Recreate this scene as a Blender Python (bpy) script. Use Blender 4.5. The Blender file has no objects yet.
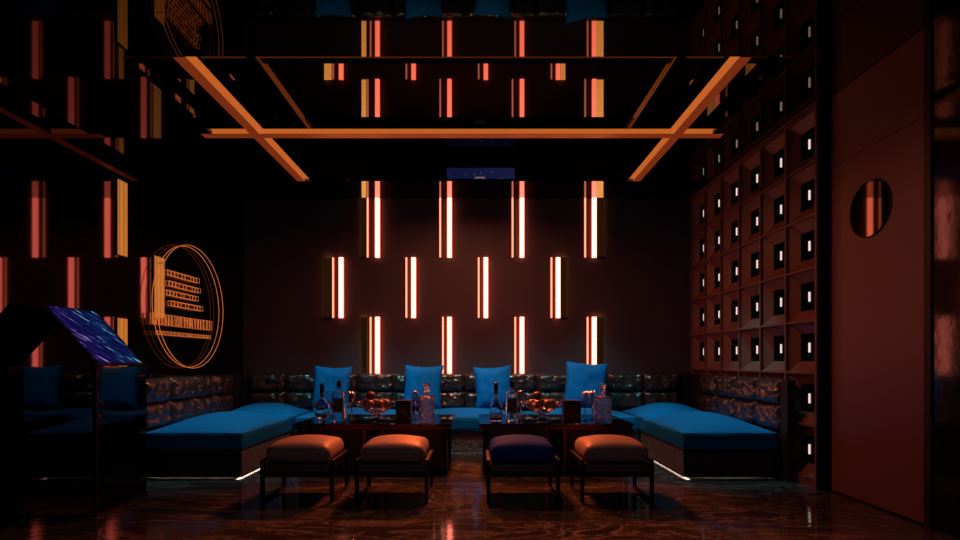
import bpy, bmesh, math, random
from mathutils import Vector, Matrix, noise
random.seed(7)
PI = math.pi
C = bpy.context.scene.collection
S = bpy.context.scene
HC = 1.07          # eye height
F = 562.5          # focal length in pixels of the 960x540 frame

# ------------------------------------------------------------------ camera, world, lights
cam = bpy.data.cameras.new('camera'); camo = bpy.data.objects.new('camera', cam); C.objects.link(camo)
cam.sensor_width = 36; cam.lens = 36 * F / 960
cam.shift_x = 2 / 960; cam.shift_y = 91 / 960
cam.clip_start = .05
camo.location = (0, 0, HC); camo.rotation_euler = (PI / 2, 0, 0)
S.camera = camo
S.view_settings.view_transform = 'Standard'; S.view_settings.look = 'None'
S.view_settings.exposure = 0; S.view_settings.gamma = 1; S.view_settings.use_curve_mapping = False
w = bpy.data.worlds.new('world'); S.world = w; w.use_nodes = True
w.node_tree.nodes['Background'].inputs[0].default_value = (.5, .45, .6, 1)
w.node_tree.nodes['Background'].inputs[1].default_value = .02

def area(name, loc, rot, sx, sy, power, col, spread=PI):
    l = bpy.data.lights.new(name, 'AREA'); l.shape = 'RECTANGLE'; l.size = sx; l.size_y = sy
    l.energy = power; l.color = col; l.spread = spread
    o = bpy.data.objects.new(name, l); C.objects.link(o); o.location = loc; o.rotation_euler = rot
    return o
def spot(name, loc, target, power, col, size=60, blend=.8, rad=.04):
    l = bpy.data.lights.new(name, 'SPOT'); l.energy = power; l.color = col
    l.spot_size = math.radians(size); l.spot_blend = blend; l.shadow_soft_size = rad
    o = bpy.data.objects.new(name, l); C.objects.link(o); o.location = loc
    o.rotation_euler = (Vector(target) - Vector(loc)).to_track_quat('-Z', 'Y').to_euler()
    return o
# orange wash from the middle of the ceiling recess
area('ceiling_wash', (-.1, 5.75, 3.22), (0, 0, 0), .9, .5, 52, (1, .24, .12), math.radians(165))
# added unseen spot boosting the wall strips' orange light forward over tables and stools
spot('strip_glow_fill', (-.12, 6.9, 2.8), (0, 4.5, .45), 900, (1, .13, .022), 62, .5, .12)
# blue downlights over the sofas
BL = (.15, .95, 1)
spot('sofa_downlight', (-2.35, 5.7, 3.2), (-2.5, 5.75, .4), 145, BL, 50)
spot('sofa_downlight', (2.2, 5.7, 3.2), (2.3, 5.75, .4), 145, BL, 50)
for x in (-1.6, -.6, .4, 1.4):
    spot('sofa_downlight', (x, 5.9, 3.3), (x + .1, 7.0, .5), 110, BL, 42)
spot('sofa_downlight', (-2.5, 6.3, 3.2), (-2.6, 6.9, .4), 30, BL, 45)
spot('sofa_downlight', (2.3, 6.3, 3.2), (2.4, 6.9, .4), 14, (.2, .9, .8), 45)
# weak room light from behind the camera
area('room_light', (0, -.8, 2.6), (math.radians(62), 0, 0), 3, 1.2, 6, (1, .72, .85))

# ------------------------------------------------------------------ helpers
def bm_new(): return bmesh.new()
def box(bm, x0, x1, y0, y1, z0, z1, bev=0, seg=2):
    vs = [bm.verts.new((x, y, z)) for x in (x0, x1) for y in (y0, y1) for z in (z0, z1)]
    fs = [bm.faces.new([vs[i] for i in f]) for f in ((0,1,3,2),(4,6,7,5),(0,4,5,1),(2,3,7,6),(0,2,6,4),(1,5,7,3))]
    if bev:
        es = list({e for f in fs for e in f.edges})
        bmesh.ops.bevel(bm, geom=es, offset=bev, segments=seg, affect='EDGES', profile=.5)
def tube(bm, pts, r, seg=8, closed=False):
    pts = [Vector(p) for p in pts]; n = len(pts); rings = []
    for i, p in enumerate(pts):
        a = pts[(i - 1) % n] if (closed or i > 0) else p
        b = pts[(i + 1) % n] if (closed or i < n - 1) else p
        t = (b - a).normalized()
        up = Vector((0, 0, 1)) if abs(t.z) < .9 else Vector((1, 0, 0))
        u = t.cross(up).normalized(); v = t.cross(u)
        rings.append([bm.verts.new(p + r * (math.cos(2*PI*k/seg) * u + math.sin(2*PI*k/seg) * v)) for k in range(seg)])
    for i in range(n if closed else n - 1):
        A, B = rings[i], rings[(i + 1) % n]
        for k in range(seg): bm.faces.new((A[k], A[(k+1) % seg], B[(k+1) % seg], B[k]))
    if not closed:
        bm.faces.new(rings[0]); bm.faces.new(rings[-1])
def lathe(bm, prof, seg=32, cx=0, cy=0, sq=0, sx=1, sy=1, flute=None):
    """prof: (radius, z) list; sq>0 squares the section."""
    rings = []
    for r, z in prof:
        if r < 1e-5: rings.append([bm.verts.new((cx, cy, z))]); continue
        ring = []
        for k in range(seg):
            a = 2*PI*k/seg
            c, s = math.cos(a), math.sin(a); q = 1
            if sq:
                q = 1 / (abs(c) ** sq + abs(s) ** sq) ** (1 / sq)
            if flute: q *= 1 + flute[1] * math.cos(flute[0] * a)
            ring.append(bm.verts.new((cx + r*q*c*sx, cy + r*q*s*sy, z)))
        rings.append(ring)
    for A, B in zip(rings, rings[1:]):
        if len(A) == 1 and len(B) == 1: continue
        if len(A) == 1:
            for k in range(seg): bm.faces.new((A[0], B[k], B[(k+1) % seg]))
        elif len(B) == 1:
            for k in range(seg): bm.faces.new((A[k], B[0], A[(k+1) % seg]))
        else:
            for k in range(seg): bm.faces.new((A[k], B[k], B[(k+1) % seg], A[(k+1) % seg]))
def obj(name, bm, mat, parent=None, smooth=False, loc=None):
    bmesh.ops.recalc_face_normals(bm, faces=bm.faces)
    me = bpy.data.meshes.new(name); bm.to_mesh(me); bm.free()
    o = bpy.data.objects.new(name, me); C.objects.link(o)
    if mat: me.materials.append(mat)
    if smooth:
        me.shade_smooth() if hasattr(me, 'shade_smooth') else [setattr(p, 'use_smooth', True) for p in me.polygons]
        if smooth == 'auto':
            me.set_sharp_from_angle(angle=math.radians(40))
    if parent: o.parent = parent
    if loc: o.location = loc
    return o
def tag(o, label, cat, group=None):
    o['label'] = label; o['category'] = cat
    if group: o['group'] = group
    return o
def thing(name, label, cat, loc=(0, 0, 0), rz=0, group=None):
    o = bpy.data.objects.new(name, None); C.objects.link(o); o.empty_display_size = .1
    o.location = loc; o.rotation_euler = (0, 0, rz)
    return tag(o, label, cat, group)
def struct(name, bm, mat, smooth=False):
    o = obj(name, bm, mat, None, smooth); o['kind'] = 'structure'; return o
def kids(o): return [c for c in bpy.data.objects if c.parent == o]
def dup(root, loc, label, group=None, rz=None):
    r = root.copy(); C.objects.link(r); r.location = loc; r['label'] = label
    if rz is not None: r.rotation_euler = (0, 0, rz)
    if group: r['group'] = group
    for ch in kids(root):
        c = ch.copy(); C.objects.link(c); c.parent = r
        for g in kids(ch):
            d = g.copy(); C.objects.link(d); d.parent = c
    return r
def soft_box(bm, x0, x1, y0, y1, z0, z1, dome=.0, round_=.06, n=18, wr=0, seed=0, axis=2):
    """upholstered block with rounded edges and a domed top"""
    cx, cy, cz = (x0+x1)/2, (y0+y1)/2, (z0+z1)/2
    hx, hy, hz = (x1-x0)/2, (y1-y0)/2, (z1-z0)/2
    b2 = bmesh.new(); bmesh.ops.create_cube(b2, size=2)
    bmesh.ops.subdivide_edges(b2, edges=b2.edges, cuts=n, use_grid_fill=True)
    R = min(round_, hx, hy, hz)
    for v in b2.verts:
        p = Vector(v.co)
        # denser towards the edges
        q = [math.sin(c * PI / 2) for c in p]
        P = Vector((q[0]*hx, q[1]*hy, q[2]*hz))
        inn = Vector([max(-h + R, min(h - R, c)) for c, h in zip(P, (hx, hy, hz))])
        d = P - inn
        if d.length > 1e-6: P = inn + d.normalized() * R if d.length > 0 else P
        u, vv = P.x / hx, P.y / hy
        if P.z > 0: P.z += dome * (1 - abs(u) ** 2.2) * (1 - abs(vv) ** 2.2) * (P.z / hz)
        if wr:
            nz = noise.noise(Vector((P.x * 7 + seed, P.y * 7, P.z * 7)))
            P += P.normalized() * nz * wr
        v.co = P + Vector((cx, cy, cz))
    m = bpy.data.meshes.new('t'); b2.to_mesh(m); b2.free(); bm.from_mesh(m); bpy.data.meshes.remove(m)

# ------------------------------------------------------------------ materials
def mat(name, col=(.5, .5, .5), rough=.5, metal=0, spec=.5, emit=None, es=1, sheen=0, coat=0):
    m = bpy.data.materials.new(name); m.use_nodes = True
    b = m.node_tree.nodes['Principled BSDF']
    b.inputs['Base Color'].default_value = (*col, 1)
    b.inputs['Roughness'].default_value = rough; b.inputs['Metallic'].default_value = metal
    b.inputs['Specular IOR Level'].default_value = spec
    b.inputs['Coat Weight'].default_value = coat
    if sheen:
        b.inputs['Sheen Weight'].default_value = sheen; b.inputs['Sheen Roughness'].default_value = .4
    if emit:
        b.inputs['Emission Color'].default_value = (*emit, 1); b.inputs['Emission Strength'].default_value = es
    return m
def nodes(m): return m.node_tree.nodes, m.node_tree.links, m.node_tree.nodes['Principled BSDF']
def add_bump(m, scale=20, strength=.3, dist=.02, kind='noise', detail=4, coord='Object', stretch=None):
    N, Lk, b = nodes(m)
    tc = N.new('ShaderNodeTexCoord'); mp = N.new('ShaderNodeMapping'); Lk.new(tc.outputs[coord], mp.inputs[0])
    if stretch: mp.inputs['Scale'].default_value = stretch
    if kind == 'noise':
        t = N.new('ShaderNodeTexNoise'); t.inputs['Scale'].default_value = scale; t.inputs['Detail'].default_value = detail; out = t.outputs['Fac']
    else:
        t = N.new('ShaderNodeTexVoronoi'); t.inputs['Scale'].default_value = scale
        if kind == 'cell': t.feature = 'DISTANCE_TO_EDGE'
        out = t.outputs['Distance']
    Lk.new(mp.outputs[0], t.inputs['Vector'])
    bp = N.new('ShaderNodeBump'); bp.inputs['Strength'].default_value = strength; bp.inputs['Distance'].default_value = dist
    Lk.new(out, bp.inputs['Height']); Lk.new(bp.outputs[0], b.inputs['Normal'])
    return m
def mix_noise(m, c1, c2, scale=5, lo=.4, hi=.6, stretch=(1, 1, 1), distort=0, detail=6):
    N, Lk, b = nodes(m)
    tc = N.new('ShaderNodeTexCoord'); mp = N.new('ShaderNodeMapping'); mp.inputs['Scale'].default_value = stretch
    Lk.new(tc.outputs['Object'], mp.inputs[0])
    t = N.new('ShaderNodeTexNoise'); t.inputs['Scale'].default_value = scale; t.inputs['Detail'].default_value = detail
    t.inputs['Distortion'].default_value = distort
    Lk.new(mp.outputs[0], t.inputs['Vector'])
    r = N.new('ShaderNodeValToRGB'); r.color_ramp.elements[0].position = lo; r.color_ramp.elements[1].position = hi
    r.color_ramp.elements[0].color = (*c1, 1); r.color_ramp.elements[1].color = (*c2, 1)
    Lk.new(t.outputs['Fac'], r.inputs[0]); Lk.new(r.outputs[0], b.inputs['Base Color'])
    return r
M = {}
# marble floor: brown black with swirling veins
m = M['floor'] = mat('dark_marble', rough=.16, spec=.5)
N, Lk, b = nodes(m)
tc = N.new('ShaderNodeTexCoord'); mp = N.new('ShaderNodeMapping'); mp.inputs['Scale'].default_value = (.7, 2.1, 1); mp.inputs['Rotation'].default_value = (0, 0, .2)
Lk.new(tc.outputs['Object'], mp.inputs[0])
t1 = N.new('ShaderNodeTexNoise'); t1.inputs['Scale'].default_value = 1.3; t1.inputs['Detail'].default_value = 12; t1.inputs['Distortion'].default_value = 1.3; t1.inputs['Roughness'].default_value = .7
Lk.new(mp.outputs[0], t1.inputs['Vector'])
r1 = N.new('ShaderNodeValToRGB'); cr = r1.color_ramp
cr.elements[0].position = .3; cr.elements[0].color = (.012, .008, .008, 1)
cr.elements[1].position = .75; cr.elements[1].color = (.045, .047, .05, 1)
for p, c in ((.42, (.025, .026, .028)), (.46, (.01, .01, .011)), (.49, (.11, .12, .125)), (.51, (.02, .021, .022)), (.57, (.035, .037, .04)), (.6, (.15, .16, .17)), (.62, (.014, .015, .016))):
    e = cr.elements.new(p); e.color = (*c, 1)
Lk.new(t1.outputs['Fac'], r1.inputs[0]); Lk.new(r1.outputs[0], b.inputs['Base Color'])
t2 = N.new('ShaderNodeTexNoise'); t2.inputs['Scale'].default_value = 9; t2.inputs['Detail'].default_value = 5
Lk.new(mp.outputs[0], t2.inputs['Vector'])
bp = N.new('ShaderNodeBump'); bp.inputs['Strength'].default_value = .12; bp.inputs['Distance'].default_value = .01
Lk.new(t2.outputs['Fac'], bp.inputs['Height']); Lk.new(bp.outputs[0], b.inputs['Normal'])
rr = N.new('ShaderNodeMapRange'); rr.inputs['To Min'].default_value = .03; rr.inputs['To Max'].default_value = .12
Lk.new(t2.outputs['Fac'], rr.inputs[0]); Lk.new(rr.outputs[0], b.inputs['Roughness'])

m = M['ceil'] = mat('bronze_mirror', (.095, .07, .045), .015, 1)
m = M['mirror'] = mat('smoked_mirror', (.055, .035, .036), .03, 1)
m = M['wall'] = mat('plum_wall_paint', (.055, .042, .05), .55, 0, .3); add_bump(m, 60, .1, .003)
m = M['dark'] = mat('matte_black', (.012, .011, .012), .5, 0, .3)
m = M['grid'] = mat('brown_lacquer', (.15, .066, .052), .45, 0, .35); add_bump(m, 80, .05, .002)
m = M['hole'] = mat('niche_black', (.01, .01, .012), .4)
m = M['panel'] = mat('brown_door_panel', (.15, .062, .045), .38, 0, .4); add_bump(m, 3, .02, .004)
m = M['marblewall'] = mat('black_marble_wall', rough=.08, spec=.5)
mix_noise(m, (.002, .002, .002), (.012, .009, .009), 2.2, .45, .56, (1, 1.2, .5), 3.5, 9); add_bump(m, 14, .1, .004, detail=8)
m = M['strip'] = mat('hot_white_tube', (0, 0, 0), .5, emit=(1, .2, .135), es=7)
m = M['stripthin'] = mat('warm_thin_tube', (0, 0, 0), .5, emit=(1, .3, .16), es=2.2)
m = M['halo'] = mat('red_halo_glow', (.3, .02, .01), .5, emit=(1, .05, .008), es=.14)  # emissive backing imitates the red bloom around the strips
m = M['goldglow'] = mat('added_gold_glow_slats', (0, 0, 0), .5, emit=(1, .42, .1), es=4.5)
m = M['goldreflect'] = mat('gold_reflection_glow', (.3, .15, .05), .35, .6, emit=(1, .36, .06), es=.34)  # emission stands in for gold blocks mirrored in the left wall
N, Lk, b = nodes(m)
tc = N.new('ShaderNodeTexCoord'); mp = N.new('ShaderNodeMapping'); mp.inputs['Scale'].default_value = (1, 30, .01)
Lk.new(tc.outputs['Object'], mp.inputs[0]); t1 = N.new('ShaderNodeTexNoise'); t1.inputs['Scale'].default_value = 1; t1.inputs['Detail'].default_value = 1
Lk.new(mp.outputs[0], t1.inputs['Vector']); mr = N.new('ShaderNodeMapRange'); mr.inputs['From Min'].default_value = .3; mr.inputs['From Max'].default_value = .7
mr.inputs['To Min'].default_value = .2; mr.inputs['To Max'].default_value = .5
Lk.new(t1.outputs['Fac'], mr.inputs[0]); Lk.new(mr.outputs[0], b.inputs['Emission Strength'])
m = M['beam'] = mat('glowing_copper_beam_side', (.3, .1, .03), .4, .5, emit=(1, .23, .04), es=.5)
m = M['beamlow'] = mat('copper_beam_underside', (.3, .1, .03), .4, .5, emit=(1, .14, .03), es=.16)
m = M['neon'] = mat('orange_neon', (0, 0, 0), .5, emit=(1, .22, .045), es=.6)
m = M['cellight'] = mat('niche_light', (0, 0, 0), .5, emit=(1, .68, .6), es=1.0)
m = M['leather'] = mat('black_quilted_leather', (.03, .02, .018), .22, 0, .7, coat=.5); add_bump(m, 7, 1, .07, detail=2)
m = M['basewood'] = mat('dark_sofa_base', (.03, .028, .03), .4); add_bump(m, 30, .1, .003)
m = M['baseleather'] = mat('crinkled_base_leather', (.13, .11, .1), .2, 0, .6, coat=.4); add_bump(m, 14, .8, .03, detail=3)
m = M['velvet'] = mat('blue_velvet', (.0, .13, .36), .8, 0, .1, sheen=.1); add_bump(m, 5, .15, .02)
N, Lk, b = nodes(m); b.inputs['Sheen Tint'].default_value = (.1, .7, 1, 1)
m = M['piping'] = mat('navy_piping', (.0, .03, .07), .6)
m = M['pillow'] = mat('blue_satin_pillow', (.0, .15, .45), .6, 0, .1); add_bump(m, 8, .4, .02)
m = M['stool'] = mat('grey_stool_leather', (.2, .18, .19), .5, 0, .35); add_bump(m, 60, .06, .002)
m = M['navystool'] = mat('navy_stool_leather', (.002, .04, .28), .75, 0, .05); add_bump(m, 60, .06, .002)
m = M['stoolband'] = mat('charcoal_stool_band', (.07, .065, .075), .5)
m = M['metal'] = mat('black_metal', (.02, .015, .015), .3, .6)
m = M['tabletop'] = mat('black_glass_tabletop', (.004, .004, .005), .03, 0, .8)
m = M['tablerim'] = mat('bronze_rim', (.12, .05, .035), .3, .8)
m = M['tablebody'] = mat('black_table_panel', (.03, .025, .027), .3, 0, .5)
m = M['bronze'] = mat('bronze_post', (.25, .08, .05), .35, .7)
m = M['boxblack'] = mat('black_lacquer_box', (.012, .011, .012), .3)
m = M['led'] = mat('plinth_led', (0, 0, 0), .5, emit=(1, .8, .65), es=6)
m = M['fruit'] = mat('dark_fruit_skin', (.07, .03, .025), .35); add_bump(m, 60, .3, .004)
m = M['white'] = mat('white_button', (.8, .8, .8), .4)
def glass(name, col, rough=0, bump=None):
    m = bpy.data.materials.new(name); m.use_nodes = True; b = m.node_tree.nodes['Principled BSDF']
    b.inputs['Base Color'].default_value = (*col, 1); b.inputs['Roughness'].default_value = rough
    b.inputs['Transmission Weight'].default_value = 1; b.inputs['IOR'].default_value = 1.48
    if bump: add_bump(m, *bump)
    return m
M['glass'] = glass('clear_glass', (.95, .93, .95))
m = bpy.data.materials.new('thin_glass'); m.use_nodes = True; N, Lk, b = nodes(m); out = N['Material Output']
tr = N.new('ShaderNodeBsdfTransparent'); tr.inputs[0].default_value = (.86, .82, .84, 1); gl = N.new('ShaderNodeBsdfGlossy'); gl.inputs['Roughness'].default_value = .04
lw = N.new('ShaderNodeLayerWeight'); lw.inputs[0].default_value = .35; ms = N.new('ShaderNodeMixShader')
Lk.new(lw.outputs['Facing'], ms.inputs[0]); Lk.new(tr.outputs[0], ms.inputs[1]); Lk.new(gl.outputs[0], ms.inputs[2]); Lk.new(ms.outputs[0], out.inputs['Surface'])
M['thin'] = m
M['cut'] = glass('cut_crystal', (1, .95, .95), .02, (45, .9, .01, 'cell'))
m = M['screen'] = mat('screen_streaks', (0, 0, 0), .15)
N, Lk, b = nodes(m)
tc = N.new('ShaderNodeTexCoord'); mp = N.new('ShaderNodeMapping')
mp.inputs['Scale'].default_value = (3, 34, 1)
mp0 = N.new('ShaderNodeMapping'); mp0.inputs['Rotation'].default_value = (0, 0, .82)
Lk.new(tc.outputs['Object'], mp0.inputs[0]); Lk.new(mp0.outputs[0], mp.inputs[0])
t1 = N.new('ShaderNodeTexNoise'); t1.inputs['Scale'].default_value = 1.4; t1.inputs['Detail'].default_value = 3; t1.inputs['Roughness'].default_value = .65
Lk.new(mp.outputs[0], t1.inputs['Vector'])
r1 = N.new('ShaderNodeValToRGB'); cr = r1.color_ramp
cr.elements[0].position = .5; cr.elements[0].color = (.004, .003, .03, 1)
cr.elements[1].position = .72; cr.elements[1].color = (1, 1, 1, 1)
e = cr.elements.new(.6); e.color = (.02, .015, .1, 1)
Lk.new(t1.outputs['Fac'], r1.inputs[0])
sx = N.new('ShaderNodeSeparateXYZ'); Lk.new(tc.outputs['Object'], sx.inputs[0])
hr = N.new('ShaderNodeValToRGB'); hr.color_ramp.elements[0].position = .2; hr.color_ramp.elements[0].color = (.75, .3, .95, 1); hr.color_ramp.elements[1].position = .6; hr.color_ramp.elements[1].color = (.02, .9, .85, 1)
mr = N.new('ShaderNodeMapRange'); mr.inputs['From Min'].default_value = -.28; mr.inputs['From Max'].default_value = .28
Lk.new(sx.outputs[0], mr.inputs[0]); Lk.new(mr.outputs[0], hr.inputs[0])
mx = N.new('ShaderNodeMix'); mx.data_type = 'RGBA'; mx.blend_type = 'MULTIPLY'; mx.inputs[0].default_value = .8
Lk.new(r1.outputs[0], mx.inputs[6]); Lk.new(hr.outputs[0], mx.inputs[7])
ad = N.new('ShaderNodeMix'); ad.data_type = 'RGBA'; ad.blend_type = 'ADD'; ad.inputs[0].default_value = 1; ad.inputs[7].default_value = (.001, .002, .015, 1)
Lk.new(mx.outputs[2], ad.inputs[6]); Lk.new(ad.outputs[2], b.inputs['Emission Color']); b.inputs['Emission Strength'].default_value = 1.1
m = M['bluereflect'] = mat('blue_reflection', (0, 0, 0), .3)  # painted reflection: emission imitates a picture mirrored in the recess
N, Lk, b = nodes(m)
tc = N.new('ShaderNodeTexCoord'); t1 = N.new('ShaderNodeTexNoise'); t1.inputs['Scale'].default_value = 3; Lk.new(tc.outputs['Object'], t1.inputs['Vector'])
r1 = N.new('ShaderNodeValToRGB'); r1.color_ramp.elements[0].position = .4; r1.color_ramp.elements[0].color = (.005, .007, .035, 1); r1.color_ramp.elements[1].position = .7; r1.color_ramp.elements[1].color = (.01, .013, .06, 1)
Lk.new(t1.outputs['Fac'], r1.inputs[0]); Lk.new(r1.outputs[0], b.inputs['Emission Color']); b.inputs['Emission Strength'].default_value = 1
M['void'] = mat('black_velvet_slat', (.006, .005, .005), .9, 0, 0)
M['palereflect'] = mat('reflection_pale', (0, 0, 0), .3, emit=(.3, .2, .25), es=.4)

# ------------------------------------------------------------------ room shell
XL, XR, XG, YB, YF = -3.13, 2.9, 2.83, 7.5, -1.6
LOW = HC + 2.17; HIGH = HC + 2.558
RX0, RX1, RY0, RY1 = -2.54, 2.24, 4.01, 6.79        # ceiling recess opening
b = bm_new(); box(b, XL-.1, XR+.25, YF-.1, YB+.1, -.1, 0); struct('floor', b, M['floor'])
b = bm_new(); box(b, XL-.1, XR+.25, YB, YB+.12, 0, HIGH+.1); struct('wall_back', b, M['wall'])
b = bm_new(); box(b, XL-.1, XR+.25, YF-.12, YF, 0, HIGH+.1); struct('wall_front', b, M['dark'])
b = bm_new(); box(b, XL-.12, XL, YF, YB, 0, HIGH+.1); struct('wall_left', b, M['mirror'])
b = bm_new()
box(b, XL, XR+.25, YF, RY0, LOW, HIGH+.06); box(b, XL, XR+.25, RY1+.31, YB, LOW, HIGH+.06); box(b, XL, XR+.25, RY1, RY1+.31, LOW, LOW+.03)
box(b, XL, RX0-.12, RY0, RY1+.31, LOW, HIGH+.06); box(b, RX1+.12, XR+.25, RY0, RY1+.31, LOW, HIGH+.06)
box(b, RX0-.12, RX0, RY0, RY1, LOW, LOW+.03); box(b, RX1, RX1+.12, RY0, RY1, LOW, LOW+.03)
struct('ceiling', b, M['ceil'])
b = bm_new(); box(b, RX0-.2, RX1+.2, RY0-.1, RY1+.4, HIGH, HIGH+.05); struct('ceiling', b, M['ceil'])
b = bm_new()
for x0, x1, y0, y1 in ((RX0-.11, RX1+.11, RY1+.298, RY1+.308), (RX0, RX1, RY0+.002, RY0+.012)):
    box(b, x0, x1, y0, y1, LOW+.032, HIGH-.002)
struct('trim_1', b, M['dark'])

# right wall: coffered niche wall
GY = [7.47 - .4617 * i for i in range(7)]
GH = [HC - .1026 + .4455 * k for k in range(-2, 6)]
b = bm_new()
def quad(b, *p): b.faces.new([b.verts.new(q) for q in p])
xf, xh, xb = XG + .03, XG + .05, XG + .14
for i in range(6):
    y1, y0 = GY[i], GY[i+1]
    for k in range(7):
        z0, z1 = GH[k], GH[k+1]
        cy, cz = (y0+y1)/2, (z0+z1)/2
        o = [(xf, y0+.006, z0+.006), (xf, y1-.006, z0+.006), (xf, y1-.006, z1-.006), (xf, y0+.006, z1-.006)]
        h = .122
        q = [(xh, cy-h, cz-h), (xh, cy+h, cz-h), (xh, cy+h, cz+h), (xh, cy-h, cz+h)]
        o = [(XG+.012,)+t[1:] for t in o]
        q = [(XG+.07,)+t[1:] for t in q]
        for j in range(4): quad(b, o[j], o[(j+1) % 4], q[(j+1) % 4], q[j])
for y in GY: box(b, XG-.012, XG+.03, y-.011, y+.011, 0, LOW)
for z in GH + [LOW-.011]: box(b, XG-.010, XG+.03, GY[-1], GY[0]+.03, z-.009, z+.009)
box(b, XG, XG+.03, GY[-1], GY[0]+.03, 0, GH[0])
bmesh.ops.recalc_face_normals(b, faces=b.faces)
wr_ = struct('wall_right', b, M['grid'])
b = bm_new()
for i in range(6):
    for k in range(7):
        cy, cz = (GY[i]+GY[i+1])/2, (GH[k]+GH[k+1])/2; h = .122
        q = [(XG+.07, cy-h, cz-h), (XG+.07, cy+h, cz-h), (XG+.07, cy+h, cz+h), (XG+.07, cy-h, cz+h)]
        r_ = [(XG+.17,)+t[1:] for t in q]
        for j in range(4): quad(b, q[j], q[(j+1) % 4], r_[(j+1) % 4], r_[j])
        quad(b, *r_)
hl = obj('niche_lining', b, M['hole'], wr_)
b = bm_new(); box(b, XG+.18, XG+.32, GY[-1], YB, 0, LOW); struct('wall_right', b, M['dark'])
# dark reveal between the niche wall and the door
b = bm_new(); box(b, XR+.03, XR+.2, 3.5, GY[-1]-.011, 0, LOW); box(b, XG-.012, XR+.03, GY[-1]-.03, GY[-1]-.0115, 0, LOW)
box(b, XR-.012, XR+.03, 3.59, 3.645, 0, LOW); struct('trim_2', b, M['dark'])
# flat brown door with a round mirror
b = bm_new(); box(b, XR, XR+.03, 3.65, 4.615, .012, HC+1.588, .003); box(b, XR, XR+.03, 3.65, 4.615, HC+1.594, LOW-.004, .003)
dr = struct('door_1', b, M['panel'])
b = bm_new()
n = 64; cyl = []
for x in (XR-.004, XR-.001):
    cyl.append([b.verts.new((x, 4.16 + .212*math.cos(2*PI*k/n), HC+1.127 + .206*math.sin(2*PI*k/n))) for k in range(n)])
b.faces.new(cyl[0]); b.faces.new(cyl[1])
for k in range(n): b.faces.new((cyl[0][k], cyl[0][(k+1) % n], cyl[1][(k+1) % n], cyl[1][k]))
rm = obj('round_mirror', b, mat('round_mirror_glass', (.065, .045, .025), .03, 1), dr); rm['label'] = 'round dark mirror set into the door'
b = bm_new()
tube(b, [(XR-.006, 4.16 + .214*math.cos(2*PI*k/n), HC+1.127 + .208*math.sin(2*PI*k/n)) for k in range(n)], .005, 6, True)
obj('mirror_rim', b, M['metal'], rm)
b = bm_new(); box(b, XR, XR+.12, YF, 3.59, 0, LOW); struct('wall_right', b, M['marblewall'])
b = bm_new(); box(b, XL, XG, YB-.012, YB, .0, .08); struct('baseboard_back', b, M['dark'])

# ------------------------------------------------------------------ ceiling beams: one crossing frame
bz0, bz1 = LOW - .001, LOW + .088   # the frame hangs flush with the lower ceiling
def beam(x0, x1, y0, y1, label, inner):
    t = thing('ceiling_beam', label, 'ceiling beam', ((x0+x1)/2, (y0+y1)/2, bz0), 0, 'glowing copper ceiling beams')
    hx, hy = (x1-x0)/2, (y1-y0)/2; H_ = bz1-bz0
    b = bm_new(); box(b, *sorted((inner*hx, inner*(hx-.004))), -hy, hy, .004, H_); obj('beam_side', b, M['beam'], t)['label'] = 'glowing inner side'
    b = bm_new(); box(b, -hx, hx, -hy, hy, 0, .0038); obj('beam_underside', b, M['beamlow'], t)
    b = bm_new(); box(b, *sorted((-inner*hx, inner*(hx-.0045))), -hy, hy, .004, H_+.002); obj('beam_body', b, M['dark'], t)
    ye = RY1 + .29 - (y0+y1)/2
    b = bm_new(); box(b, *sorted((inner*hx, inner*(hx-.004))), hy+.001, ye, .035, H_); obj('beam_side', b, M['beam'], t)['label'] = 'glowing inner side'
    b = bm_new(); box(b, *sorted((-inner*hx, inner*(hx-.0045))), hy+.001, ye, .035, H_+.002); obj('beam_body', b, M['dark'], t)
beam(-2.18, -2.09, RY0+.013, RY1-.003, 'orange copper ceiling beam running back along the left side of the recess', 1)
beam(1.87, 1.955, RY0+.013, RY1-.003, 'orange copper ceiling beam running back along the right side of the recess', -1)
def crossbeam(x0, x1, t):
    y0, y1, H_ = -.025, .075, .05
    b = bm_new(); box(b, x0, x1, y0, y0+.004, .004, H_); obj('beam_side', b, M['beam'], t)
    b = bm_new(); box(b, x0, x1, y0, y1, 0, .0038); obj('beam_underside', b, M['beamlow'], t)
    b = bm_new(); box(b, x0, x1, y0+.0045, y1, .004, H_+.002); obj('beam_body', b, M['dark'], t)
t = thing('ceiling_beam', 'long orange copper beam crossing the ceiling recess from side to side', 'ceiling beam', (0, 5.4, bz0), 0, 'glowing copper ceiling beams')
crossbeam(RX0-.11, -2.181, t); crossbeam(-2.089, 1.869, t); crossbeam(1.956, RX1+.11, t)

# added lit panel imitating a blue reflection on the back fascia of the recess
t = thing('ceiling_reflection', 'small dark blue painted reflection with pale dots at the back of the ceiling recess', 'screen', (.035, RY1+.297, LOW+.085), 0)  # no real screen, an added panel imitating a blue reflection
b = bm_new(); box(b, -.43, .43, -.03, 0, 0, .17, .004); obj('panel_case', b, M['metal'], t)  # case of the added reflection panel
b = bm_new(); box(b, -.425, .425, -.034, -.0305, .003, .166); obj('lit_face', b, M['bluereflect'], t)
for x, z, r in ((-.19, .085, .008), (-.08, .085, .009), (0, .105, .008), (.14, .11, .008), (.24, .03, .008)):
    b = bm_new(); b.faces.new([b.verts.new((x + r*math.cos(a), -.0352, z + r*math.sin(a))) for a in [2*PI*k/10 for k in range(10)]])
    obj('pale_dot', b, M['palereflect'], t)
b = bm_new(); quad(b, (-.1, -.0352, .004), (.08, -.0352, .004), (.04, -.0352, .06), (-.07, -.0352, .055))
obj('reflected_picture', b, M['palereflect'], t)

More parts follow.
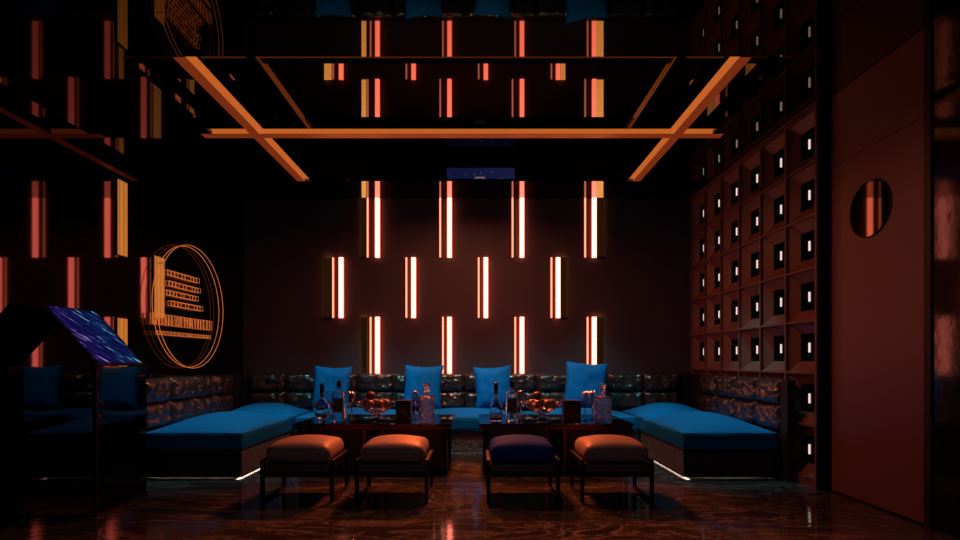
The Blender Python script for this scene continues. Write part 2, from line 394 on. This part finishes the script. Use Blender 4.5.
# ------------------------------------------------------------------ wall strip lights
def px(x, y): return (x - 478) * y / F
yw = YB - .002
rows = [('top', 1.375, 2.17, (377.8, 449.6, 521.8, 593.8), (368.2, 440.4, 512.4, 584.7)),
        ('middle', .573, 1.375, (341.6, 413.8, 485.8, 557.8), (333.8, 406.7, 478.7, 551.1)),
        ('bottom', -.245, .585, (377.8, 449.6, 521.8, 593.8), (371.1, 443.1, 515.1, 587.1))]
place = ['first from the left', 'second from the left', 'third from the left', 'rightmost']
def added_louvre(x0, x1, z0, z1, o, xo, zo, side):  # added glowing slats, shaped to show gold only in the ceiling mirror
    b = bm_new(); n = int((z1 - z0) / .0085)
    for i in range(n):
        z = z0 + (i + .5) * (z1 - z0) / n
        quad(b, (x0-xo, .034, z-zo), (x1-xo, .034, z-zo), (x1-xo, .002, z-zo+.004), (x0-xo, .002, z-zo+.004))
    s_ = obj('gold_reflection_louvre', b, M['goldglow'], o); s_['label'] = 'glowing slats added for gold ceiling reflections'
    b = bm_new()
    for i in range(n):
        z = z0 + (i + .5) * (z1 - z0) / n - .0002
        quad(b, (x0-xo-.001, .0345, z-zo), (x1-xo+.001, .0345, z-zo), (x1-xo+.001, .001, z-zo+.0042), (x0-xo-.001, .001, z-zo+.0042)); quad(b, (x0-xo-.001, .0345, z-zo-.001), (x1-xo+.001, .0345, z-zo-.001), (x1-xo+.001, .001, z-zo+.0032), (x0-xo-.001, .001, z-zo+.0032))
    box(b, x0-xo, x1-xo, .0346, .037, z0-zo, z1-zo)
    obj('louvre_slats', b, M['void'], o)
for rn, h0, h1, thick, thin in rows:
    for i in range(4):
        xt, xn = px(thick[i], YB), px(thin[i], YB)
        top = ', reaching the ceiling' if rn == 'top' else (', behind the sofa back' if rn == 'bottom' else '')
        z0 = HC + h0; z1 = HC + h1 - (.004 if rn == 'top' else 0)
        t = thing('wall_light', f'pair of glowing strips in the {rn} row, {place[i]}{top}', 'wall light', (xt, YB-.04, z0), 0, 'glowing strip lights on the back wall')
        b = bm_new(); box(b, -.028, .028, -.006, .03, 0, z1-z0, .003); q_ = obj('light_bar', b, M['strip'], t)
        b = bm_new(); box(b, -.04, .04, .0305, .0395, 0, z1-z0); obj('halo_backing', b, M['halo'], t)
        b = bm_new(); box(b, xn-xt-.0095, xn-xt+.0095, -.002, .01, 0, z1-z0, .002); obj('thin_light_bar', b, M['stripthin'], t)
        b = bm_new(); box(b, xn-xt-.016, xn-xt+.016, .011, .0395, 0, z1-z0); obj('thin_halo_backing', b, M['halo'], t)
        if i in (0, 3):
            if rn == 'middle': a_, b_ = ((324.8, 332) if i == 0 else (560.4, 565))
            else: a_, b_ = ((363, 366.6) if i == 0 else (596.4, 603))
            if i == 0 and rn != 'middle': a_, b_ = 362, 366.5
            added_louvre(px(a_, YB), px(b_, YB), z0, z1, t, xt, z0, i)

# added lit panels imitating gold reflections in the smoked mirror wall
def gold_reflection(y0, y1, h0, h1, label):
    t = thing('gold_reflection_panel', label, 'painted reflection', (XL+.001, (y0+y1)/2, HC+h0), 0, 'painted gold reflections on the mirror wall')
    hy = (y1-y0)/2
    b = bm_new(); box(b, 0, .012, -hy, hy, 0, h1-h0); obj('reflection_panel_back', b, M['metal'], t)
    b = bm_new(); box(b, .0125, .016, -hy+.004, hy-.004, .004, h1-h0-.004); obj('reflection_panel_face', b, M['goldreflect'], t)
gold_reflection(4.86, 5.0, .92, 1.58, 'vertical panel imitating a gold reflection high on the mirror wall above the tilted screen')
gold_reflection(4.86, 5.0, -.11, .377, 'panel imitating a gold reflection on the mirror wall just behind the tilted screen')
gold_reflection(5.41, 5.59, .42, 1.02, 'wide panel imitating a gold reflection overlapping the left edge of the round neon sign')

# ------------------------------------------------------------------ niche lights
col_names = ['nearest the back corner', 'second from the back corner', 'third from the back corner', 'third from the door', 'second from the door', 'nearest the door']
row_names = ['bottom row, at floor level', 'second row from the bottom', 'third row from the bottom', 'middle row... ', '', '', '']
row_names = ['bottom row', 'second row from the floor', 'third row from the floor', 'fourth row from the floor', 'third row from the ceiling', 'second row from the ceiling', 'top row']
first = None
for i in range(6):
    for k in range(7):
        if k < 2 and i < 5: continue
        cy, cz = (GY[i]+GY[i+1])/2, (GH[k]+GH[k+1])/2
        lab = f'small light in the niche {col_names[i]}, {row_names[k]}'
        loc = (XG+.075, cy-.0, cz-.045)
        if first is None:
            first = thing('niche_light', lab, 'light', loc, 0, 'small lights in the niche wall')
            b = bm_new(); box(b, -.006, .006, -.0075, .0075, 0, .085, .002); obj('light_tube', b, M['cellight'], first)
            b = bm_new(); box(b, .008, .092, -.014, .014, .0, .09); obj('light_bracket', b, M['hole'], first)
        else: dup(first, loc, lab)

# ------------------------------------------------------------------ round neon sign on the mirror wall
sg = thing('neon_sign', 'large round orange neon sign with bars and lettering on the mirror wall', 'neon sign', (XL, 6.04, HC+.577), 0)
n = 96
for nm, dx, r in (('outer_ring', .075, 1), ('inner_ring', .03, .985)):
    b = bm_new(); tube(b, [(dx, .70*r*math.cos(2*PI*k/n),   .653*r*math.sin(2*PI*k/n)) for k in range(n)], .0032, 6, True)
    obj(nm, b, M['neon'], sg)
def outline_box(b, y0, y1, z0, z1, sk=0, r=.0028, x=.06, double=True):
    for xx in ((x, x-.03) if double else (x,)):
        tube(b, [(xx, y0, z0), (xx, y1, z0), (xx, y1+sk, z1), (xx, y0+sk, z1)], r, 4, True)
for h, y0, y1 in ((.88, 5.56, 6.2), (.775, 5.58, 6.23), (.68, 5.54, 6.18), (.58, 5.62, 6.28)):
    b = bm_new(); zc = h - .577
    nseg = 7; L_ = y1 - y0; cuts = [0, .1, .2, .3, .52, .8, .9, 1]
    for a, c in zip(cuts, cuts[1:]):
        outline_box(b, y0-6.04+a*L_+.004, y0-6.04+c*L_-.004, zc-.024, zc+.024)
    obj('neon_bar', b, M['neon'], sg)
b = bm_new(); y = 5.32 - 6.04; zc = .405 - .577
rnd = random.Random(3)
while y < .42:
    w_ = rnd.choice((.03, .045, .06)); sk = rnd.choice((0, 0, .012, -.012))
    outline_box(b, y, y+w_, zc-.052, zc+.052, sk, .0028)
    if rnd.random() < .5: tube(b, [(.06, y, zc), (.06, y+w_, zc+rnd.choice((-.04, 0, .04)))], .0028, 4)
    y += w_ + .014
obj('neon_lettering', b, M['neon'], sg)
b = bm_new(); y = 5.36 - 6.04; zc = .272 - .577
while y < .42:
    w_ = rnd.choice((.022, .03)); outline_box(b, y, y+w_, zc-.018, zc+.018, 0, .0028, .06, False); y += w_ + .01
obj('small_neon_lettering', b, M['neon'], sg)
b = bm_new()
for y, z in ((-.5, .25), (.5, .25), (-.45, -.3), (.45, -.35)): tube(b, [(0, y*1.15, z*1.5), (.07, y*1.15, z*1.5)], .004, 6)
obj('standoff', b, M['metal'], sg)

# ------------------------------------------------------------------ tilted screen kiosk
kx, ky0, ky1 = -2.63, 3.89, 4.46
t = thing('screen_kiosk', 'floor standing kiosk with a tilted screen of purple and cyan streaks on a black slab', 'kiosk', (kx, 4.17, 0))
b = bm_new(); box(b, -.025, 0, ky0-4.17, ky1-4.17, .012, 1.03); s_ = obj('slab', b, mat('polished_black_slab', (.11, .06, .055), .05, 1), t); s_['label'] = 'polished black standing slab'
b = bm_new(); box(b, -.028, .003, ky0-4.17-.012, ky0-4.17-.0005, .012, 1.03, .002); obj('edge_trim', b, mat('grey_edge_trim', (.05, .05, .055), .4, .5), t)
b = bm_new(); box(b, -.47, .01, ky0-4.17-.02, ky1-4.17+.02, 0, .0115, .003); obj('base_plate', b, M['metal'], t)
# tablet
W = math.hypot(.42, .43)
ang = math.atan2(.42, .40)
b = bm_new(); box(b, -.285, .275, -.285, .285, -.018, 0, .004)
# local x runs along room depth, local y runs up the slope
cx_, cz_ = (-2.63-3.02)/2, (1.035+1.475)/2
up = Vector((-.39, 0, .43)).normalized(); al = Vector((0, 1, 0)); nn = al.cross(up)
if nn.x < 0: nn = -nn
R = Matrix((al, up, al.cross(up))).transposed()
# al x up : check that the normal faces the room
if R.col[2].x < 0: R = Matrix((-al, up, (-al).cross(up))).transposed(); flip = -1
else: flip = 1
case = obj('panel_case', b, M['metal'], t); case.matrix_local = Matrix.Translation(Vector((cx_ - kx, 0.0, cz_))) @ R.to_4x4()
b = bm_new(); box(b, -.245, .245, -.268, .268, .001, .003); d_ = obj('lit_face', b, M['screen'], case)
d_['label'] = 'lit screen with purple and cyan diagonal streaks'

# ------------------------------------------------------------------ sofas
def quilt(b, w_, h_, d_, seed):
    """tufted leather pad facing -y, spans x 0..w, z 0..h"""
    nx, nz = 22, 12; g = []
    for j in range(nz + 1):
        row = []
        for i in range(nx + 1):
            u, v = i / nx, j / nz
            e = min(1, 6 * min(u, 1-u) + .02) ** .5 * min(1, 5 * min(v, 1-v) + .02) ** .5
            q = noise.noise(Vector((u * 4 + seed, v * 3, seed * 1.7))) * .5 + noise.noise(Vector((u * 9 + seed, v * 6, seed))) * .3
            dim = abs(math.sin(u * PI * 4)) * .18 + .82
            row.append(b.verts.new((u * w_, -d_ * e * dim - .035 * q * e, v * h_)))
        g.append(row)
    for j in range(nz):
        for i in range(nx): b.faces.new((g[j][i], g[j][i+1], g[j+1][i+1], g[j+1][i]))
    # back slab
    back = [b.verts.new(p) for p in ((0, .03, 0), (w_, .03, 0), (w_, .03, h_), (0, .03, h_))]
    b.faces.new(back)
    b.faces.new([g[0][i] for i in range(nx+1)] + [back[1], back[0]])
    b.faces.new([g[nz][i] for i in range(nx+1)] + [back[2], back[3]])
    b.faces.new([g[j][0] for j in range(nz+1)] + [back[3], back[0]])
    b.faces.new([g[j][nx] for j in range(nz+1)] + [back[2], back[1]])
_q = {}
def pads(parent, p0, ang, length, n, tag_seed):
    w_ = length / n
    for i in range(n):
        for lev, (z0, z1) in enumerate(((.43, .665), (.67, .90))):
            b = bm_new(); quilt(b, w_ - .008, z1 - z0, .05, tag_seed + i * 3.1 + lev * 7.7)
            o = obj('back_pad', b, M['leather'], parent, True)
            o.rotation_euler = (0, 0, ang)
            o.location = (p0[0] + math.cos(ang) * (i * w_ + .004), p0[1] + math.sin(ang) * (i * w_ + .004), z0)
def seat(parent, x0, x1, y0, y1, z0, z1, dome, name='seat_cushion'):
    b = bm_new(); soft_box(b, x0, x1, y0, y1, z0, z1, dome, .035, 16, .004, x0)
    s_ = obj(name, b, M['velvet'], parent, True)
    b = bm_new()
    r = .012; e = .008
    for z in (z1 - .012, z0 + .012):
        tube(b, [(x0+e, y0+e, z), (x1-e, y0+e, z), (x1-e, y1-e, z), (x0+e, y1-e, z)], .006, 6, True)
    obj('piping', b, M['piping'], s_)
# left chaise
t = thing('sofa', 'blue velvet sofa section on the left, below the round neon sign', 'sofa', (0, 0, 0), 0, 'U-shaped blue velvet sofa sections')
b = bm_new(); box(b, -3.04, -2.165, 5.12, 6.47, .03, .25, .004); box(b, -3.04, -2.165, 5.12, 5.13, .012, .0305); obj('base', b, M['basewood'], t)
b = bm_new(); box(b, -2.163, -2.15, 5.125, 6.47,   .010, .245, .003); q_ = obj('base_side_panel', b, M['baseleather'], t); q_['label'] = 'crinkled leather side panel'
b = bm_new(); box(b, -2.98, -2.24, 5.24, 6.47, 0, .03); obj('plinth', b, M['dark'], t)
b = bm_new(); box(b, -2.24, -2.215, 5.19, 6.47, .026, .0285); box(b, -3.0, -2.245, 5.16, 5.185, .026, .0285); obj('led_strip', b, M['led'], t)
seat(t, -3.05, -2.14, 5.1, 6.47, .255, .42, .125)
pads(t, (-3.07, 5.12), PI/2, 1.88, 4, 1.0)
b = bm_new(); box(b, -3.125, -3.09, 5.1, 7.4, .05, .905, .004); obj('back_frame', b, M['dark'], t)
# right chaise
t = thing('sofa', 'blue velvet sofa section on the right, against the niche wall', 'sofa', (0, 0, 0), 0, 'U-shaped blue velvet sofa sections')
b = bm_new(); box(b, 1.885, 2.76, 5.12, 6.47, .03, .25, .004); box(b, 1.885, 2.76, 5.12, 5.13, .012, .0305); obj('base', b, M['basewood'], t)
b = bm_new(); box(b, 1.87, 1.883, 5.125, 6.47,   .010, .245, .003); q_ = obj('base_side_panel', b, M['baseleather'], t); q_['label'] = 'crinkled leather side panel'
b = bm_new(); box(b, 1.96, 2.7, 5.24, 6.47, 0, .03); obj('plinth', b, M['dark'], t)
b = bm_new(); box(b, 1.935, 1.96, 5.19, 6.47, .026, .0285); box(b, 1.965, 2.7, 5.16, 5.185, .026, .0285); obj('led_strip', b, M['led'], t)
seat(t, 1.86, 2.735, 5.1, 6.47, .255, .42, .125)
pads(t, (2.77, 7.0), -PI/2, 1.88, 4, 5.0)
b = bm_new(); box(b, 2.785, 2.812, 5.1, 7.4, .05, .905, .004); box(b, 2.74, 2.812, 4.98, 5.098, .05, .9, .006); obj('back_frame', b, M['dark'], t)
# back sofa
t = thing('sofa', 'long blue velvet sofa section along the back wall under the strip lights', 'sofa', (0, 0, 0), 0, 'U-shaped blue velvet sofa sections')
b = bm_new(); box(b, -3.04, 2.76, 6.52, 7.36, .03, .25, .004); box(b, -3.04, 2.76, 6.52, 6.529999999999999, .012, .0305); obj('base', b, M['basewood'], t)
b = bm_new(); box(b, -2.135, 1.855, 6.505, 6.518,   .010, .245, .003); q_ = obj('base_side_panel', b, M['baseleather'], t); q_['label'] = 'crinkled leather front panel'
b = bm_new(); box(b, -2.1, 1.82, 6.62, 7.3, 0, .03); obj('plinth', b, M['dark'], t)
b = bm_new(); box(b, -2.1, 1.82, 6.535, 6.56, .026, .0285); obj('led_strip', b, M['led'], t)
seat(t, -3.04, -2.14, 6.48, 7.3, .255, .43, .13)
xs = [-2.13, -.8, .53, 1.85]
for a, c in zip(xs, xs[1:]): seat(t, a, c-.01, 6.48, 7.3, .255, .42, .075)
seat(t, 1.86, 2.75, 6.48, 7.3, .255, .43, .13)
pads(t, (-3.0, 7.37), 0, 5.64, 12, 9.0)
b = bm_new(); box(b, -3.04, 2.78, 7.405, 7.455, .05, .905, .004); obj('back_frame', b, M['dark'], t)

# ------------------------------------------------------------------ pillows
def pillow_mesh(seed, w_=.5, h_=.47, th=.085):
    b = bm_new(); n = 22; sides = []
    for s in (-1, 1):
        g = []
        for j in range(n+1):
            row = []
            for i in range(n+1):
                u, v = -1 + 2*i/n, -1 + 2*j/n
                k = 1 - .09 * (1 - v*v) * u*u ; k2 = 1 - .1 * (1 - u*u) * v*v
                x = u * w_/2 * k; z = v * h_/2 * k2
                e = (max(0, 1 - u**4) * max(0, 1 - v**4)) ** .55
                y = s * (th * e + (.012 * noise.noise(Vector((u*4+seed, v*3, s))) if e > .05 else 0) * e**.3)
                ed = 1 - e
                x += .012 * ed * noise.noise(Vector((v*6+seed, u*6, 1))); z += .01 * ed * noise.noise(Vector((u*6+seed, v*6, 2)))
                row.append(b.verts.new((x, y, z + h_/2)))
            g.append(row)
        sides.append(g)
        for j in range(n):
            for i in range(n): b.faces.new((g[j][i], g[j][i+1], g[j+1][i+1], g[j+1][i]))
    bmesh.ops.remove_doubles(b, verts=b.verts, dist=.0006)
    return b
for i, (a, c, top, lab) in enumerate(((312, 350, 368, 'blue satin cushion on the back sofa behind the left table, leftmost of four'),
        (402, 442, 367, 'blue satin cushion leaning on the back sofa behind the decanter of the left table'),
        (475.5, 514.5, 368, 'darker blue satin cushion on the back sofa behind the bottles of the right table'),
        (562, 605, 364, 'largest bright blue satin cushion with ruffled left edge, rightmost on the back sofa'))):
    y = 7.12; w_ = (c - a) * y / F; zt = HC + (361 - top) * y / F
    h_ = (zt - .445) * 1.04
    b = pillow_mesh(i * 3.3 + 1, w_, h_)
    o = obj('pillow', b, M['pillow'], None, True)
    o.location = (px((a+c)/2, y), y - .03, .463); o.rotation_euler = (math.radians(-12), math.radians((2, 1, -3, 4)[i]), math.radians((6, -4, 5, -8)[i]))
    tag(o, lab, 'cushion', 'blue cushions on the back sofa')

# ------------------------------------------------------------------ tables
TT = .48
def table(x0, x1, label):
    y0, y1 = 5.28, 6.23; cx = (x0+x1)/2; hw = (x1-x0)/2; hd = (y1-y0)/2
    t = thing('coffee_table', label, 'table', (cx, (y0+y1)/2, 0), 0, 'black glass coffee tables')
    b = bm_new(); box(b, -hw, hw, -hd, hd, TT-.02, TT, .006); obj('tabletop', b, M['tabletop'], t)
    b = bm_new(); box(b, -hw+.015, hw-.015, -hd+.012, hd-.012, TT-.062, TT-.021, .004); obj('rim', b, M['tablerim'], t)
    for s in (-1, 1):
        b = bm_new(); a, c = sorted((s*.115, s*(hw-.09)))
        box(b, a, c, -hd+.06, hd-.06, .03, TT-.063, .006); obj('pedestal_panel', b, M['tablebody'], t)
        b = bm_new(); box(b, *sorted((s*.07, s*.105)), -hd+.06, -hd+.10, .0, TT-.063, .003); obj('post', b, M['bronze'], t)
        b = bm_new(); box(b, *sorted((s*.07, s*.105)), hd-.13, hd-.09, .0, TT-.063, .003); obj('post', b, M['bronze'], t)
        for q in (-1, 1):
            b = bm_new(); box(b, *sorted((s*(hw-.05), s*(hw-.085))), *sorted((q*(hd-.03), q*(hd-.065))), 0, TT-.063, .003); obj('leg', b, M['metal'], t)
    b = bm_new(); box(b, -.11, .11, -hd+.2, hd-.2, .03, TT-.063); obj('centre_panel', b, M['dark'], t)
    return t
table(-1.74, -.245, 'black glass topped coffee table on the left, two orange lit stools before it')
table(.005, 1.47, 'black glass topped coffee table on the right, navy stool before its left end')

# ------------------------------------------------------------------ stools
def stool(cm, label, group):
    t = thing('stool', label, 'stool', (0, 0, 0), 0, group)
    hw, hd = .277, .25
    for s in (-1, 1):
        b = bm_new(); x = s*(hw-.014); X = sorted((x-.014, x+.014))
        box(b, *X, -hd, -hd+.028, .028, .30); box(b, *X, hd-.028, hd, .028, .30)
        box(b, *X, -hd, hd, 0, .028, .003); box(b, *X, -hd, hd, .30, .325, .003)
        obj('side_frame', b, M['metal'], t)
    b = bm_new()
    for y in (-hd+.014, hd-.014): box(b, -hw+.029, hw-.029, y-.014, y+.014, .195, .228, .002)
    for x in (-.12, .12): box(b, x-.012, x+.012, -hd+.029, hd-.029, .205, .225)
    obj('cross_rail', b, M['metal'], t)
    b = bm_new(); soft_box(b, -hw+.032, hw-.032, -hd-.005, hd-.005, .229, .293, 0, .014, 8); obj('seat_band', b, M['stoolband'] , t, True)
    b = bm_new(); soft_box(b, -hw+.030, hw-.030, -hd-.012, hd-.0, .296, .432, .045, .06, 14, .002); obj('seat_cushion', b, cm, t, True)
    b = bm_new(); e = hw-.04; tube(b, [(-e, -hd-.008, .295), (e, -hd-.008, .295), (e, hd-.01, .295), (-e, hd-.01, .295)], .005, 6, True); obj('seam', b, M['dark'], t)
    return t
st = stool(M['stool'], 'grey leather stool glowing orange on top, leftmost of the four', 'black framed stools')
st.location = (-1.366, 4.49, 0)
dup(st, (-.652, 4.49, 0), 'grey leather stool at the right end of the left table')
dup(st, (1.051, 4.49, 0), 'grey leather stool at the right end of the right table, rightmost of the four')
s3 = stool(M['navystool'], 'navy blue leather stool, the only blue one of the four', 'black framed stools'); s3.location = (.342, 4.49, 0)

# ------------------------------------------------------------------ things on the tables
ITY = 5.5
def PX(p, y=ITY): return (p - 478) * y / F
def bottle_round(p, label, slim=False):
    t = thing('bottle', label, 'bottle', (PX(p), ITY, TT), 0, 'liquor bottles on the tables')
    b = bm_new()
    if not slim:
        pr = [(0, 0), (.035, 0), (.04, .008), (.028, .022), (.045, .035), (.075, .07), (.086, .115), (.075, .165), (.04, .2), (.02, .222), (.018, .3)]
        lathe(b, pr + [(.014, .3), (.014, .225), (.034, .198), (.068, .163), (.078, .115), (.068, .074), (.04, .043), (0, .038)], 32, sy=.55)
    else:
        pr = [(0, 0), (.05, 0), (.056, .01), (.06, .06), (.067, .11), (.058, .16), (.03, .21), (.019, .24), (.017, .31)]
        lathe(b, pr + [(.013, .31), (.015, .24), (.026, .208), (.052, .158), (.06, .11), (.053, .06), (.045, .02), (0, .018)], 32)
    obj('bottle_body', b, M['glass'], t, True)
    h = .31 if slim else .3
    b = bm_new(); lathe(b, [(0, h), (.021, h), (.021, h+.065), (.015, h+.072), (0, h+.072)], 20); obj('cap', b, M['boxblack'], t, True)
    b = bm_new(); lathe(b, [(.0195, h-.04), (.0205, h-.04), (.0205, h-.02), (.0195, h-.02)], 20); obj('neck_ring', b, M['bronze'], t)
def bottle_square(p, label):
    t = thing('bottle', label, 'bottle', (PX(p), ITY+.02, TT), 0, 'liquor bottles on the tables')
    b = bm_new()
    lathe(b, [(0, 0), (.055, 0), (.061, .008), (.061, .27), (.052, .29), (.02, .3), (.019, .33), (.014, .33), (.014, .296), (.045, .282), (.052, .265), (.052, .03), (0, .026)], 40, sq=6)
    obj('bottle_body', b, M['glass'], t, 'auto')
    b = bm_new(); box(b, -.045, .045, -.0625, -.0615, .09, .23, .0003); q_ = obj('paper_label', b, mat('dark_bottle_label', (.07, .055, .055), .5), t); q_['label'] = 'dark paper label'
    b = bm_new(); lathe(b, [(0, .331), (.022, .331), (.022, .395), (0, .395)], 20, ); obj('cap', b, M['boxblack'], t, 'auto')
def goblet(p, label, y=ITY+.0, grp='stemmed glasses on the tables'):
    t = thing('goblet', label, 'glass', (PX(p, y), y, TT), 0, grp)
    b = bm_new(); lathe(b, [(0, 0), (.032, 0), (.032, .004), (.008, .012), (.006, .03), (.006, .07), (.014, .085), (.006, .1), (.006, .14), (0, .142)], 24); obj('stem', b, M['cut'], t, True)
    b = bm_new(); lathe(b, [(0, .143), (.014, .146), (.03, .175), (.034, .21), (.032, .29), (.029, .29), (.031, .21), (.027, .18), (.0, .155)], 24); obj('cup', b, M['thin'], t, True)
def decanter(p, label):
    t = thing('decanter', label, 'decanter', (PX(p), ITY, TT), 0, 'cut crystal decanters')
    b = bm_new()
    lathe(b, [(0, 0), (.07, 0), (.077, .008), (.077, .235), (.068, .247), (.03, .255), (.022, .29), (.034, .3), (.026, .303), (.016, .285), (.02, .25), (.05, .24), (.066, .228), (.066, .03), (0, .025)], 40, sq=5)
    obj('decanter_body', b, M['cut'], t, 'auto')
    b = bm_new(); lathe(b, [(0, .296), (.014, .296), (.014, .312), (.03, .33), (.036, .355), (.034, .372), (0, .376)], 8); obj('stopper', b, M['cut'], t)
def bowl(p, label, fl):
    x = PX(p); y = ITY + .06
    t = thing('fruit_bowl', label, 'bowl', (x, y, TT), 0, 'footed crystal fruit bowls')
    b = bm_new(); lathe(b, [(0, 0), (.085, 0), (.085, .008), (.05, .016), (.036, .035), (.045, .055), (.03, .065), (0, .068)], 32); obj('foot', b, M['cut'], t, True)
    b = bm_new()
    lathe(b, [(0, .069), (.04, .07), (.095, .09), (.145, .13), (.178, .19), (.172, .19), (.14, .135), (.09, .098), (.035, .08), (0, .078)], 96, flute=(24, .025))
    obj('bowl_body', b, M['thin'], t, True)
    for s in (-1, 1):
        b = bm_new(); tube(b, [(s*(.172 + .018*math.sin(a)), .0, .17 + .022*math.cos(a)) for a in [PI*k/8 for k in range(9)]], .006, 8); obj('handle', b, M['glass'], t, True)
    for i, (dx, dy, dz, wh) in enumerate(((.0485, -.084, .172, 'at the front right'), (-.0485, -.084, .172, 'at the front left'), (.097, 0, .172, 'at the right end'), (-.097, 0, .172, 'at the left end'),
            (.0485, .084, .172, 'at the back right'), (-.0485, .084, .172, 'at the back left'), (0, 0, .172, 'in the middle'), (-.048, -.026, .249, 'on top of the heap'))):
        b = bm_new(); r = .0465
        pr = [(r*math.sin(PI*k/16), -r*math.cos(PI*k/16) * (.96 if k < 14 else .9)) for k in range(17)]; pr[0] = (0, pr[0][1]); pr[16] = (0, .035)
        lathe(b, pr, 24)
        f_ = obj('fruit', b, M['fruit'], None, True); f_.location = (x+dx, y+dy, TT+dz)
        tag(f_, f'dark round fruit {wh} in the crystal bowl on the {fl} table', 'fruit', 'fruit in the bowls')
def blackbox(p, w_, h_, label):
    t = thing('small_box', label, 'box', (PX(p), ITY+.05, TT), 0, 'small black boxes on the tables')
    b = bm_new(); box(b, -w_/2, w_/2, -w_/2, w_/2, 0, h_-.03, .004); obj('box_body', b, M['boxblack'], t)
    b = bm_new(); box(b, -w_/2-.003, w_/2+.003, -w_/2-.003, w_/2+.003, h_-.029, h_, .004); obj('lid', b, M['boxblack'], t)
    b = bm_new(); box(b, -.005, .005, -w_/2-.004, -w_/2-.0005, .1, .108, .001); obj('button', b, M['white'], t)
bottle_round(322, 'round bodied glass bottle with long dark neck, at the left end of the left table')
bottle_square(338.5, 'tall square glass bottle beside the round bottle on the left table')
goblet(351.5, 'stemmed glass between the square bottle and the fruit bowl on the left table')
bowl(375, 'footed crystal bowl of dark fruit on the left table', 'left')
blackbox(403.5, .145, .205, 'small black box between the fruit bowl and decanter on the left table')
goblet(415.5, 'stemmed glass half hidden behind the decanter on the left table', ITY+.14)
decanter(426.5, 'square cut crystal decanter with stopper on the left table')
bottle_round(496, 'teardrop glass bottle at the left end of the right table', True)
bottle_square(512, 'tall square glass bottle on the right table beside the teardrop bottle')
goblet(521.0, 'stemmed glass between the square bottle and the fruit bowl on the right table', ITY+.26)
bowl(542.5, 'footed crystal bowl of dark fruit on the right table', 'right')
blackbox(572, .165, .205, 'small black box beside the two stemmed glasses on the right table')
goblet(585.5, 'stemmed glass right next to the black box on the right table', ITY+.02)
goblet(592.5, 'stemmed glass closest to the decanter on the right table', ITY+.12)
decanter(603, 'square cut crystal decanter with stopper on the right table')
